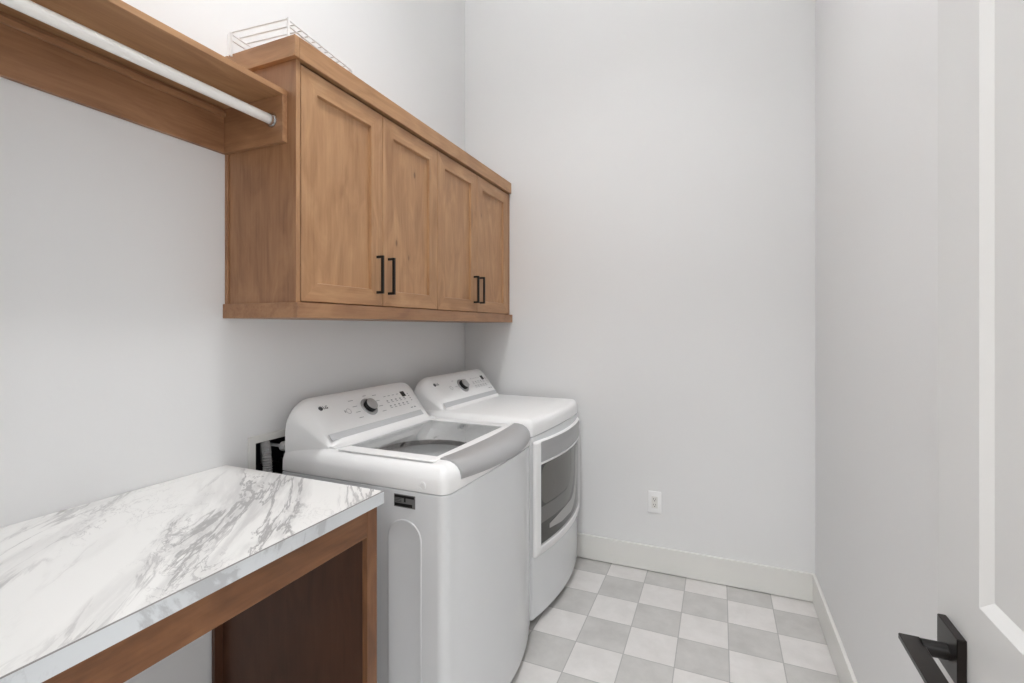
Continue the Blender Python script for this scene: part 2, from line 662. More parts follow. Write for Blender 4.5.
r_ = thing('counter_base', 'brown wooden open counter base under the marble-look top', 'counter base', (0.33, 0.6, 0))
ZT = HC - 0.0352
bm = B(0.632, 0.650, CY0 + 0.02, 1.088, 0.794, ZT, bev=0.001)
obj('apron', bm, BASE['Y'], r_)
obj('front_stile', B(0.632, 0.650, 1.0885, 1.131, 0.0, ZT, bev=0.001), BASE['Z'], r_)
obj('side_panel', B(0.021, 0.6315, 1.106, 1.1295, 0.0, ZT, bev=0.0008), VENEER_SHADED, r_)
obj('wall_cleat', B(0.0145, 0.030, 1.076, 1.1055, 0.0, ZT, bev=0.001), VENEER_SHADED, r_)
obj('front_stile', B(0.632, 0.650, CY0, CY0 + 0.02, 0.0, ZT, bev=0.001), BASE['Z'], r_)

# ------------------------------------------------------------------ upper cabinet
YS = 1.138
FX = 0.325
r_ = thing('wall_cabinet', 'brown wooden four-door wall cabinet hung above the two white laundry machines', 'cabinet', (0.16, 2.0, 1.4174))
body = bmesh.new()
for a, c in ((YS, YS + 0.017), (2.814, YB - 0.001)):
    box(body, 0.001, FX - 0.001, a, c, 1.466, 2.29, 0.0006)
for a, c in ((1.4665, 1.484), (2.272, 2.29)):
    box(body, 0.001, 0.303, YS + 0.017, 2.814, a, c)
box(body, 0.001, 0.012, YS + 0.017, 2.814, 1.484, 2.272)
box(body, 0.012, 0.3, 1.966, 1.982, 1.484, 2.272)
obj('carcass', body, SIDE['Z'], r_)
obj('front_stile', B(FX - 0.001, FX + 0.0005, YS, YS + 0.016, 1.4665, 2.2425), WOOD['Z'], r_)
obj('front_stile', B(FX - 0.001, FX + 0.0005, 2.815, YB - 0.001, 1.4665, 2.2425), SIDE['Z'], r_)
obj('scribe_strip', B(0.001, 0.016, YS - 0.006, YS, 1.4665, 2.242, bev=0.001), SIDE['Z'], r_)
# crown: flat board returned round the side
bm = bmesh.new()
box(bm, 0.318, 0.3385, 1.1405, YB - 0.001, 2.242, 2.309, 0.0012)
obj('crown', bm, WOOD['Y'], r_)
bm = B(0.001, 0.3385, 1.121, 1.1400, 2.242, 2.309, bev=0.0012)
obj('crown_return', bm, WOOD['X'], r_)
bm = bmesh.new()
box(bm, 0.001, 0.3466, 1.1241, YB - 0.001, 1.4174, 1.4662, 0.0015)
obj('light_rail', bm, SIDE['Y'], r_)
doors = [(1.159, 1.568), (1.571, 1.975), (1.978, 2.384), (2.387, 2.813)]
Z0, Z1 = 1.4715, 2.234
for i, (a, c) in enumerate(doors):
    bm = bmesh.new()
    st = 0.068
    loops_frame(bm, [(a, c, Z0, Z1, FX - 0.02), (a, c, Z0, Z1, FX - 0.0015), (a + .0015, c - .0015, Z0 + .0015, Z1 - .0015, FX),
                     (a + st, c - st, Z0 + st - .006, Z1 - st, FX), (a + st + .003, c - st - .003, Z0 + st - .003, Z1 - st - .003, FX - .0115)],
                mats=(0, 1), caplast=True)
    d = obj('door', bm, [WOOD['Z'], WOOD['Y']], r_, 20)
    bm = B(FX - 0.0135, FX - 0.0111, a + st + .0025, c - st - .0025, Z0 + st - .0035, Z1 - st - .0025)
    obj('panel', bm, WOOD['Z'], d, None)
    hy = c - 0.034 if i % 2 == 0 else a + 0.034
    bm = bmesh.new()
    zh0, zh1 = 1.519, 1.668
    box(bm, FX + 0.022, FX + 0.032, hy - .005, hy + .005, zh0, zh1, 0.0008)
    box(bm, FX, FX + 0.023, hy - .005, hy + .005, zh0, zh0 + .010, 0.0005)
    box(bm, FX, FX + 0.023, hy - .005, hy + .005, zh1 - .010, zh1, 0.0005)
    obj('handle', bm, BLACK, d, None, 'black square bar pull')

# ------------------------------------------------------------------ hanging shelf with rod
SY0 = FY1 + 0.01
r_ = thing('wall_shelf', 'brown wooden hanging shelf on the left wall beside the wall cabinet', 'shelf', (0.15, 0.6, 1.98))
obj('shelf_board', B(0.001, 0.289, SY0, 1.1375, 2.128, 2.146, bev=0.001), WOOD['Y'], r_)
obj('end_bracket', B(0.001, 0.289, 1.1185, 1.1375, 1.979, 2.1278, bev=0.001), SIDE['X'], r_)
obj('end_bracket', B(0.001, 0.289, SY0, SY0 + 0.019, 1.979, 2.1278, bev=0.001), SIDE['X'], r_)
obj('wall_ledger', B(0.001, 0.018, SY0 + 0.02, 1.118, 1.979, 2.1278, bev=0.001), SIDE['Y'], r_)
obj('cleat', B(0.0182, 0.028, SY0 + 0.02, 1.118, 2.098, 2.116, bev=0.002), SIDE['Y'], r_)

r_ = thing('closet_rod', 'pale metal hanging rod under the brown wooden shelf', 'rod', (0.24, 0.6, 2.036))
bm = bmesh.new()
tube(bm, [(0.243, SY0 + 0.022, 2.052), (0.243, 1.108, 2.052)], 0.016, 24, rx=0.010)
obj('bar', bm, ROD, r_)
for y0, s in ((1.1183, -1), (SY0 + 0.0195, 1)):
    bm = bmesh.new()
    for rr in (0.0,):
        pr = [(0.024, 0), (0.024, 0.003), (0.0195, 0.004), (0.0195, 0.014), (0.0165, 0.014), (0.0165, 0.004)]
        loops = [[Vector((0.243 + math.cos(t) * (q - 0.003), y0 + s * h, 2.052 + math.sin(t) * q)) for t in [2 * math.pi * k / 28 for k in range(28)]]
                 for q, h in pr]
        skin(bm, loops, True, True, False)
    obj('end_socket', bm, CHROME, r_, 30, 'chrome end socket')

# ------------------------------------------------------------------ wire rack on the cabinet
r_ = thing('wire_rack', 'white wire rack standing on top of the wall cabinet', 'wire rack', (0.16, 1.3, 2.2905))
ang = math.atan2(-0.022, 0.247)
cor = Vector((0.301, 1.13, 0))
Ey = Vector((math.sin(ang), math.cos(ang), 0))
Ex = Vector((-math.cos(ang), math.sin(ang), 0))
RW, RL = 0.238, 0.325
ZD = 2.368
ZL = 2.2905


def rp(u, v, z):
    return tuple(cor + Ex * u + Ey * v + Vector((0, 0, z)))


wr = 0.0031
for u in (0, RW):
    for z in (ZD, ZD - 0.02):
        bm = bmesh.new()
        tube(bm, [rp(u, 0, z), rp(u, RL, z)], wr, 8)
        obj('side_rail', bm, WIRE, r_)
for k in range(11):
    v = RL * k / 10
    bm = bmesh.new()
    tube(bm, [rp(0, v, ZD + 0.003), rp(RW, v, ZD + 0.003)], 0.0025, 6)
    obj('cross_wire', bm, WIRE, r_)
for u, du in ((0, 1), (RW, -1)):
    for v, dv in ((0, 1), (RL, -1)):
        bm = bmesh.new()
        tube(bm, [rp(u, v, ZD + 0.005), rp(u, v, ZL + 0.003)], 0.0042, 8)
        obj('leg', bm, WIRE, r_)
bm = bmesh.new()
tube(bm, [rp(RW + 0.008, -0.004, ZD - 0.004), rp(RW + 0.008, -0.004, ZL + 0.002)], 0.002, 6)
obj('brace', bm, WIRE, r_)

# ------------------------------------------------------------------ laundry machines


class Shape:
    def __init__(s, y0, y1, xb, xf, bul, r=0.03):
        s.y0, s.y1, s.xb, s.xf, s.bul, s.r = y0, y1, xb, xf, bul, r
        s.yc, s.hw = (y0 + y1) / 2, (y1 - y0) / 2

    def b(s, y):
        t = (y - s.yc) / (s.hw - s.r)
        return s.bul * max(0.0, 1 - t * t)

    def f(s, y):
        return s.xf + s.b(y)

    def outline(s, inset=0.0, z=0.0, arc=0.0, nf=24):
        r = s.r
        P = []
        nb = 8
        i = inset
        yl, yr = s.y0 + i, s.y1 - i
        for k in range(nb + 1):           # back edge, right to left
            P.append((s.xb + i * 0.3, yr + (yl - yr) * k / nb, 0))
        for k in range(1, 8):             # left side
            P.append((s.xb + (s.xf - max(r, i) - s.xb) * k / 8, yl, 0))
        for k in range(7):                # front left corner
            t = math.pi / 2 * k / 6
            P.append((s.xf - max(r, i) + math.sin(t) * max(r - i, 0), s.y0 + r - math.cos(t) * (r - i) if i < r else yl, 0))
        for k in range(1, nf):
            y = s.y0 + r + (s.y1 - s.y0 - 2 * r) * k / nf
            y = min(max(y, yl), yr)
            t = (y - s.yc) / (s.hw - r)
            P.append((s.f(y) - i, y, max(0, 1 - t * t)))
        for k in range(7):
            t = math.pi / 2 * (1 - k / 6)
            P.append((s.xf - max(r, i) + math.sin(t) * max(r - i, 0), s.y1 - r + math.cos(t) * (r - i) if i < r else yr, 0))
        for k in range(7, 0, -1):
            P.append((s.xb + (s.xf - max(r, i) - s.xb) * k / 8, yr, 0))
        return [Vector((x, y, z + arc * q)) for x, y, q in P]


def ray_rect(cx, cy, x0, x1, y0, y1, px, py):
    dx, dy = px - cx, py - cy
    t = 1e9
    if dx > 1e-9:
        t = min(t, (x1 - cx) / dx)
    if dx < -1e-9:
        t = min(t, (x0 - cx) / dx)
    if dy > 1e-9:
        t = min(t, (y1 - cy) / dy)
    if dy < -1e-9:
        t = min(t, (y0 - cy) / dy)
    return cx + dx * t, cy + dy * t


def text_mesh(body, size, M, mat, name, parent, ext=0.0004):
    c = bpy.data.curves.new(name, 'FONT')
    c.body = body
    c.size = size
    c.extrude = ext
    c.align_x = 'LEFT'
    c.align_y = 'CENTER'
    o = bpy.data.objects.new(name, c)
    COL.objects.link(o)
    bpy.context.view_layer.update()
    me = bpy.data.meshes.new_from_object(o.evaluated_get(bpy.context.evaluated_depsgraph_get()))
    bpy.data.objects.remove(o)
    bm = bmesh.new()
    bm.from_mesh(me)
    bpy.data.meshes.remove(me)
    bmesh.ops.transform(bm, matrix=M, verts=bm.verts)
    return bm


def console(root, sh, dz, kind, yoff=0.0, dx=0.0):
    y0, y1 = sh.y0 + 0.006, sh.y1 - 0.006
    prof = [(0.072, 0.895), (0.072, 1.045), (0.076, 1.08), (0.087, 1.102), (0.101, 1.113), (0.116, 1.1135), (0.128, 1.108), (0.140, 1.098),
            (0.150, 1.0879), (0.18, 1.0548), (0.21, 1.0217), (0.24, 0.9886), (0.2625, 0.9638), (0.270, 0.957), (0.281, 0.952), (0.300, 0.9495), (0.300, 0.940), (0.28, 0.930), (0.14, 0.895)]
    zb = 0.895
    st = []
    R_ = 0.085
    for k in range(15):
        st.append(R_ * (1 - math.cos(math.pi / 2 * k / 14)))
    ys = [y0 + d for d in st] + [y0 + R_ + (y1 - y0 - 2 * R_) * k / 10 for k in range(1, 10)] + [y1 - d for d in reversed(st)]
    loops = []
    for y in ys:
        d = min(y - y0, y1 - y)
        t = max(0.0, 1 - d / R_)
        drop = 1 - math.sqrt(max(0.0, 1 - t * t))
        h = 1 - 0.34 * drop
        lp = []
        for x, z in prof:
            zz = zb + (z - zb) * (h if z > 0.953 else 1)
            zz = max(zz, min(z, 0.948))
            xx = 0.072 + (x - 0.072) * (1 - 0.10 * drop * (1 if z > 0.93 else 0.4))
            t_ = min(1, max(0, (x - 0.10) / 0.17))
            ins = 0.002 + 0.034 * t_ * t_ * (3 - 2 * t_) if z > 0.92 else 0.002 + 0.034 * t_
            yy = sh.yc + (y - sh.yc) * (1 - ins / (sh.hw - 0.006))
            lp.append(Vector((xx + dx, yy, zz + dz)))
        loops.append(lp)
    bm = bmesh.new()
    skin(bm, loops, True, True, True)
    con = obj('console', bm, PLASTIC, root, 40)
    e = Vector((-0.145, 0, 0.16))
    n = Vector((0.16, 0, 0.145)).normalized()
    base = Vector((0.275 + dx, 0, 0.95 + dz))

    def fp(s, y, h=0.0):
        return base + e * s + Vector((0, y, 0)) + n * h

    def quad(bm, s0, s1, ya, yb, h=0.0008, mi=0):
        lo = [fp(s0, ya, -0.001), fp(s0, yb, -0.001), fp(s1, yb, -0.001), fp(s1, ya, -0.001)]
        hi = [fp(s0, ya, h), fp(s0, yb, h), fp(s1, yb, h), fp(s1, ya, h)]
        skin(bm, [lo, hi], True, True, True, mi)
    Y = lambda y: y + yoff
    bm = bmesh.new()
    quad(bm, 0.125, 0.25, Y(1.366), Y(1.962), 0.0007)
    obj('accent_band', bm, BAND, con, None, 'pale grey band')
    # knob
    ky, ks = Y(1.652), 0.605
    c0 = fp(ks, ky)
    bm = bmesh.new()
    disc_stack(bm, c0, n, (0, 1, 0), [(0.0425, -0.002), (0.0425, 0.003), (0.0395, 0.006), (0.034, 0.006), (0.032, 0.002)], 40)
    bez = obj('knob_bezel', bm, SILVER, con, 30)
    bm = bmesh.new()
    disc_stack(bm, c0, n, (0, 1, 0), [(0.0285, 0.0022), (0.0285, 0.020), (0.0275, 0.0225)], 40, mi=0)
    kn = obj('knob', bm, DARK, con, 30)
    bm = bmesh.new()
    disc_stack(bm, c0, n, (0, 1, 0), [(0.0272, 0.0223), (0.0278, 0.0245), (0.026, 0.0262)], 40)
    obj('knob_face', bm, KNOBF, kn, 30, 'silver knob face')
    # display
    bm = bmesh.new()
    quad(bm, 0.67, 0.80, Y(1.902), Y(1.930), 0.0012)
    obj('display', bm, DARK, con, None, 'small black display window')
    # brand mark: round badge and two letters
    M = Matrix((Vector((0, 1, 0)), e.normalized(), n)).transposed().to_4x4()
    M.translation = fp(0.785, Y(1.4175), 0.0006)
    lb = text_mesh('LG', 0.020, M, LOGO, 'brand_letters', con)
    obj('brand_letters', lb, LOGO, con, None)
    bm = bmesh.new()
    disc_stack(bm, fp(0.785, Y(1.4055)), n, (0, 1, 0), [(0.0095, -0.001), (0.0095, 0.0008)], 24)
    obj('brand_badge', bm, LOGO, con, None)
    # faint printed markings
    rnd = random.Random(3 if kind == 'w' else 5)
    bm = bmesh.new()

    def dash(s, y, wd, hgt=0.012):
        quad(bm, s - hgt / 2, s + hgt / 2, Y(y), Y(y + wd), 0.0005)
    if kind == 'w':
        for s in (0.82, 0.68, 0.55, 0.42):
            dash(s, 1.565 - abs(s - 0.62) * 0.02, 0.026)
        for s in (0.84, 0.70, 0.57, 0.44):
            dash(s, 1.712, 0.026)
        dash(0.87, 1.655, 0.020)
        dash(0.62, 1.508, 0.006, 0.05)
    else:
        for s in (0.80, 0.62):
            dash(s, 1.575, 0.02)
        for s in (0.78, 0.60):
            dash(s, 1.71, 0.02)
    for row, s in enumerate((0.76, 0.60, 0.47)):
        for k in range(5 if row else 4):
            y = 1.775 + k * 0.031
            dash(s, y, 0.016, 0.012)
            if row:
                dash(s + 0.045, y + 0.003, 0.010, 0.03)
    dash(0.36, 1.905, 0.018, 0.02)
    dash(0.36, 1.932, 0.012, 0.03)
    for k in range(4):
        dash(0.72 - 0.06 * k, 1.945, 0.008, 0.02)
    mk = obj('printed_markings', bm, PRINT, con, None, 'faint grey printed control markings')
    mk['kind'] = 'stuff'
    bm = bmesh.new()
    disc_stack(bm, fp(0.61, Y(1.53)), n, (0, 1, 0), [(0.0125, 0.0001), (0.0125, 0.0006), (0.0108, 0.0006), (0.0108, 0.0001)], 24, cap=False)
    obj('power_button', bm, PRINT, con, None)
    return con


def cover_stack(sh, soft, seam, arc, deck):
    """(z, inset) pairs from the seam up to the deck"""
    out = []
    H = deck - seam
    for t, i in ((0.0, 0.004), (0.02, 0.0), (0.45, 0.001), (0.66, 0.006), (0.80, 0.014), (0.90, 0.025), (0.97, 0.039), (1.0, 0.054)):
        out.append(sh.outline(i * soft, seam + t * H, arc * (1 - t)))
    return out


def cabinet_body(root, sh, seam, arc, zb=0.035):
    bm = bmesh.new()
    loops = [sh.outline(0.02, zb), sh.outline(0.004, zb), sh.outline(0.0, zb + 0.004)]
    for k in range(1, 9):
        z = zb + (seam - 0.004 - zb) * k / 8
        loops.append(sh.outline(0.0, z, arc * k / 8))
    loops.append(sh.outline(0.005, seam - 0.001, arc))
    skin(bm, loops, True, True, True)
    b_ = obj('body', bm, ENAMEL, root, 40)
    for x in (sh.xb + 0.06, sh.xf - 0.09):
        for y in (sh.y0 + 0.06, sh.y1 - 0.06):
            bm = bmesh.new()
            disc_stack(bm, (x, y, 0.0), (0, 0, 1), (1, 0, 0), [(0.02, 0), (0.02, 0.012), (0.012, 0.014), (0.012, zb + 0.001)], 16)
            obj('foot', bm, DARK, root, 30, 'black levelling foot')
    bm = bmesh.new()
    skin(bm, [sh.outline(0.045, 0.012), sh.outline(0.045, zb + 0.001)], True, True, True)
    obj('base', bm, DARK, root, 40, 'dark skirt deepening the shadow gap under the body')  # black block added to darken the shadow gap above the floor
    return b_


# ---- washing machine
WS = Shape(1.312, 2.066, 0.068, 0.775, 0.060, 0.038)
r_ = thing('washing_machine', 'white top-loading washing machine with glass lid, the nearer of two machines', 'washing machine', (0.41, 1.67, 0))
SEAM, ARC, DECK = 0.853, 0.036, 0.945
body = cabinet_body(r_, WS, SEAM, ARC)
# embossed pill on the left side panel
bm = bmesh.new()
px0, px1, pz1 = 0.548, 0.682, 0.758
pc, pr = (px0 + px1) / 2, (px1 - px0) / 2


def pill(rad_in):
    pts = []
    rr = pr - rad_in
    zz = pz1 - pr
    pts.append((pc - rr, 0.16 + rad_in))
    for k in range(17):
        t = math.pi - math.pi * k / 16
        pts.append((pc + rr * math.cos(t), zz + rr * math.sin(t)))
    pts.append((pc + rr, 0.16 + rad_in))
    return pts


yo = WS.y0
lo = [[Vector((x, yo - h, z)) for x, z in pill(i)] for i, h in ((-0.001, -0.0005), (0.002, 0.0018), (0.005, 0.0018), (0.008, 0.0006))]
skin(bm, lo, True, False, True)
obj('side_emboss', bm, ENAMEL, body, 60)
# sticker
bm = bmesh.new()
sx0, sx1, sz0, sz1 = 0.574, 0.657, 0.796, 0.838
box(bm, sx0, sx1, yo - 0.0008, yo + 0.0005, sz0, sz1, mi=0)
box(bm, sx0 + 0.002, sx1 - 0.004, yo - 0.0011, yo, sz1 - 0.011, sz1 - 0.003, mi=1)
box(bm, sx0 + 0.002, sx0 + 0.072, yo - 0.0011, yo, sz0 + 0.003, sz0 + 0.013, mi=1)
box(bm, sx0 + 0.040, sx0 + 0.046, yo - 0.0012, yo, sz0 + 0.018, sz1 - 0.006, mi=1)
for q in range(3):
    box(bm, sx0 + 0.004, sx0 + 0.030, yo - 0.0011, yo, sz0 + 0.017 + q * 0.005, sz0 + 0.0185 + q * 0.005, mi=1)
obj('sticker', bm, [STICK, DARK], body, None, 'grey and black information sticker')
# top cover with opening
hx0, hx1, hy0, hy1 = 0.310, 0.684, 1.402, 1.940
cx, cy = (hx0 + hx1) / 2, (hy0 + hy1) / 2
loops = cover_stack(WS, 1.0, SEAM, ARC, DECK)
last = loops[-1]
hole = []
for p in last:
    a, c = ray_rect(cx, cy, hx0, hx1, hy0, hy1, p.x, p.y)
    hole.append((a, c))
# snap nearest samples to the rectangle corners
for ca in ((hx0, hy0), (hx0, hy1), (hx1, hy0), (hx1, hy1)):
    k = min(range(len(hole)), key=lambda i: (hole[i][0] - ca[0]) ** 2 + (hole[i][1] - ca[1]) ** 2)
    hole[k] = ca
loops.append([Vector((a, c, DECK)) for a, c in hole])
loops.append([Vector((a, c, DECK - 0.012)) for a, c in hole])
# tub ring below: square to circle
TCX, TCY, TR = 0.43, 1.668, 0.262
ring = []
for a, c in hole:
    t = math.atan2(c - cy, a - cx)
    ring.append(Vector((TCX + 0.215 * math.cos(t) + 0.02, TCY + 0.238 * math.sin(t), DECK - 0.072)))
loops.append([Vector((cx + (v.x - cx) * 0.99, cy + (v.y - cy) * 0.99, DECK - 0.035)) for v in loops[-1]])
loops.append(ring)
bm = bmesh.new()
skin(bm, loops, True, False, False)
obj('top_cover', bm, PLASTIC, r_, 40)
# round plug on the side of the cover
bm = bmesh.new()
disc_stack(bm, (0.684, WS.y0 + 0.0005, 0.876), (0, -1, 0), (1, 0, 0), [(0.0135, -0.002), (0.0130, 0.0022), (0.0105, 0.0024), (0.0098, 0.0004), (0.0085, 0.0004), (0.0075, 0.0016)], 28)
obj('plug', bm, PLASTIC, r_, 25)
# steel basket
bm = bmesh.new()
tcx = TCX + 0.02
pr_ = [(0.219, 0.874), (0.218, 0.860), (0.214, 0.84), (0.214, 0.50), (0.19, 0.47), (0.02, 0.46)]
loops = [[Vector((tcx + 0.98 * rr * math.cos(t), TCY + 1.09 * rr * math.sin(t), z)) for t in [2 * math.pi * k / 48 for k in range(48)]] for rr, z in pr_]
skin(bm, loops, True, False, True)
obj('wash_basket', bm, STEEL, r_, 40, 'dark steel wash basket')
# lid frame
bm = bmesh.new()
ly0, ly1, lx0 = 1.346, 1.998, 0.303


def lidloop(ins, z, nx=10):
    P = []
    ya, yb = ly0 + ins, ly1 - ins
    for k in range(nx):
        P.append((lx0 + ins, yb + (ya - yb) * k / nx))
    for k in range(nx):
        xe = 0.703 - ins + 0.0
        P.append((lx0 + ins + (xe - lx0 - ins) * k / nx, ya))
    for k in range(nx):
        y = ya + (yb - ya) * k / nx
        P.append((0.703 - ins + 0.35 * WS.b(y) - 0.35 * WS.b(ya), y))
    for k in range(nx):
        xe = 0.703 - ins
        P.append((xe + (lx0 + ins - xe) * k / nx, yb))
    return [Vector((x, y, z)) for x, y in P]


out = [lidloop(0.0, DECK - 0.001), lidloop(0.0, DECK + 0.0025), lidloop(0.003, DECK + 0.0042)]
inn = []
for z, e_ in ((DECK + 0.0042, 0.0), (DECK + 0.002, -0.002), (DECK - 0.003, -0.002)):
    P = []
    nx = 10
    a0, a1, c0, c1 = hx0 + e_, hx1 - e_, hy0 + e_, hy1 - e_
    for k in range(nx):
        P.append((a0, c1 + (c0 - c1) * k / nx))
    for k in range(nx):
        P.append((a0 + (a1 - a0) * k / nx, c0))
    for k in range(nx):
        P.append((a1, c0 + (c1 - c0) * k / nx))
    for k in range(nx):
        P.append((a1 + (a0 - a1) * k / nx, c1))
    inn.append([Vector((x, y, z)) for x, y in P])
skin(bm, out + inn, True)
lid = obj('lid', bm, PLASTIC, r_, 40)
obj('glass_pane', B(hx0 - 0.0015, hx1 + 0.0015, hy0 - 0.0015, hy1 + 0.0015, DECK - 0.001, DECK + 0.002), GLASS, lid, None, 'clear glass pane')
# silver front handle
bm = bmesh.new()
loops = []
ha, hb = 1.384, 2.022
nh = 26
for k in range(nh + 1):
    y = ha + (hb - ha) * k / nh
    f = WS.f(y)
    xb = 0.706 + 0.35 * (WS.b(y) - WS.b(ha))
    pr_ = [(xb, DECK + 0.003), (xb + 0.002, DECK + 0.0062), (f - 0.050, DECK + 0.0055), (f - 0.030, DECK + 0.001), (f - 0.012, DECK - 0.010), (f + 0.001, DECK - 0.026),
           (f + 0.006, DECK - 0.042), (f + 0.005, DECK - 0.052), (f - 0.002, DECK - 0.056), (f - 0.03, DECK - 0.05), (xb + 0.01, DECK - 0.01)]
    loops.append([Vector((x, y, z)) for x, z in pr_])
skin(bm, loops, True, True, True)
obj('lid_handle', bm, SILVER, lid, 40, 'silver grey lid handle')
console(r_, WS, 0.0, 'w')

# ---- dryer
DS = Shape(2.074, 2.796, 0.100, 0.784, 0.040, 0.022)
r_ = thing('dryer', 'white front-loading dryer with dark window in the back corner', 'dryer', (0.42, 2.435, 0))
r_.rotation_euler.z = math.radians(-1.1)
DSEAM, DARC, DDECK = 0.882, 0.016, 0.963
cabinet_body(r_, DS, DSEAM, DARC)
bm = bmesh.new()
loops = cover_stack(DS, 0.62, DSEAM, DARC, DDECK)
skin(bm, loops, True, False, True)
obj('top_cover', bm, PLASTIC, r_, 40)
console(r_, DS, 0.008, 'd', 0.752, 0.036)


def rrect(y0, y1, z0, z1, r, off, sh, m=12, nc=6):
    """rounded rectangle loop on the bowed front"""
    P = []
    cs = [((y1 - r, z0 + r), -90), ((y1 - r, z1 - r), 0), ((y0 + r, z1 - r), 90), ((y0 + r, z0 + r), 180)]
    for i, (c, a0) in enumerate(cs):
        for k in range(nc + 1):
            t = math.radians(a0 + 90 * k / nc)
            P.append((c[0] + r * math.cos(t), c[1] + r * math.sin(t)))
        nx_c, nx_a = cs[(i + 1) % 4]
        t = math.radians(nx_a)
        q = (nx_c[0] + r * math.cos(t), nx_c[1] + r * math.sin(t))
        p = P[-1]
        for k in range(1, m):
            P.append((p[0] + (q[0] - p[0]) * k / m, p[1] + (q[1] - p[1]) * k / m))
    return [Vector((sh.f(y) + off, y, z)) for y, z in P]


dy0, dy1, dz0, dz1 = DS.y0 + 0.008, DS.y1 - 0.026, 0.322, 0.858
wy0, wy1, wz0, wz1 = DS.y0 + 0.054, DS.y1 - 0.052, 0.365, 0.745
bm = bmesh.new()
loops = [rrect(dy0, dy1, dz0, dz1, 0.012, -0.002, DS), rrect(dy0, dy1, dz0, dz1, 0.012, 0.005, DS), rrect(dy0 + .004, dy1 - .004, dz0 + .004, dz1 - .004, 0.012, 0.0115, DS),
         rrect(dy0 + .012, dy1 - .01, dz0 + .01, dz1 - .008, 0.012, 0.016, DS), rrect(wy0 - .004, wy1 + .004, wz0 - .004, dz1 - 0.004, 0.010, 0.016, DS),
         rrect(wy0, wy1, wz0, dz1 - 0.006, 0.010, 0.012, DS), rrect(wy0, wy1, wz0, dz1 - 0.006, 0.010, 0.001, DS)]
skin(bm, loops, True)
ddoor = obj('door', bm, PLASTIC, r_, 40)


def fill_loop(bm, y0, y1, z0, z1, r, off, mi=0):
    prev = rrect(y0, y1, z0, z1, r, off, DS)
    cyy, czz = (y0 + y1) / 2, (z0 + z1) / 2
    loops = [prev]
    for q in (0.8, 0.6, 0.4, 0.2, 0.03):
        loops.append([Vector((DS.f(cyy + (v.y - cyy) * q) + off, cyy + (v.y - cyy) * q, czz + (v.z - czz) * q)) for v in prev])
    skin(bm, loops, True, False, True, mi)


bm = bmesh.new()
fill_loop(bm, wy0, wy1, wz0, wz1, 0.014, 0.0015)
obj('window_backing', bm, GREYD, ddoor, 60)
bm = bmesh.new()
fill_loop(bm, wy0, wy1, wz0, wz1, 0.014, 0.0115)
obj('window_glass', bm, SMOKE, ddoor, 60, 'smoked glass window')


def strip(path, wds, off, mat, name):
    bm = bmesh.new()
    pts = []
    n_ = len(path)
    for i, (y, z) in enumerate(path):
        p0 = path[max(i - 1, 0)]
        p1 = path[min(i + 1, n_ - 1)]
        dy, dz = p1[0] - p0[0], p1[1] - p0[1]
        l_ = math.hypot(dy, dz)
        pts.append((y, z, -dz / l_, dy / l_, wds[i] if isinstance(wds, list) else wds))
    loops = []
    for y, z, ny, nz, w_ in pts:
        a = (y + ny * w_ / 2, z + nz * w_ / 2)
        c = (y - ny * w_ / 2, z - nz * w_ / 2)
        loops.append([Vector((DS.f(a[0]) + off - .002, *a)), Vector((DS.f(a[0]) + off, *a)), Vector((DS.f(y) + off + 0.001, y, z)), Vector((DS.f(c[0]) + off, *c)), Vector((DS.f(c[0]) + off - .002, *c))])
    skin(bm, loops, True, True, True)
    return obj(name, bm, mat, ddoor, 40)


def upath(y1, zt, zb, yl, rad, n=14):
    P = [(y1, zt), (y1, (zt + zb + rad) / 2), (y1, zb + rad)]
    for k in range(1, n + 1):
        t = math.pi / 2 * k / n
        P.append((y1 - rad + rad * math.cos(t), zb + rad - rad * math.sin(t)))
    P.append(((y1 - rad + yl) / 2, zb))
    P.append((yl, zb))
    return P


pA = upath(2.682, 0.712, 0.425, 2.225, 0.17)
strip(pA, [0.02, 0.06] + [0.062] * (len(pA) - 4) + [0.055, 0.02], 0.0045, GREYL, 'glass_reflection')  # light band modelled in place of the drum glass reflection
pB = upath(2.570, 0.735, 0.50, 2.140, 0.15)
strip(pB, 0.075, 0.0035, GREYP, 'inner_reflection')  # second grey band of the modelled reflection
bm = bmesh.new()
fill_loop(bm, 2.15, 2.525, 0.545, 0.735, 0.05, 0.0028)
obj('drum_view', bm, plain('grey_drum', (132, 130, 125), 0.4), ddoor, 60)
# white bar between window and handle, then the silver handle as a concave band up to the door's top edge
def bowed_strip(name, prof, mat, label=None):
    bm = bmesh.new()
    loops = []
    for k in range(25):
        y = wy0 - 0.001 + (wy1 - wy0 + 0.002) * k / 24
        f = DS.f(y)
        loops.append([Vector((f + o_, y, z)) for o_, z in prof])
    skin(bm, loops, True, True, True)
    return obj(name, bm, mat, ddoor, 30, label)


bowed_strip('window_bar', ((0.001, wz1), (0.014, wz1), (0.016, wz1 + 0.003), (0.016, wz1 + 0.009), (0.001, wz1 + 0.010)), PLASTIC)
bowed_strip('door_handle', ((0.001, 0.7555), (0.0130, 0.7555), (0.0150, 0.765), (0.0150, 0.782), (0.0120, 0.805), (0.0125, 0.812), (0.0165, 0.840), (0.0160, 0.852), (0.012, 0.8525), (0.001, 0.8525)), SILVER, 'silver grey door handle')

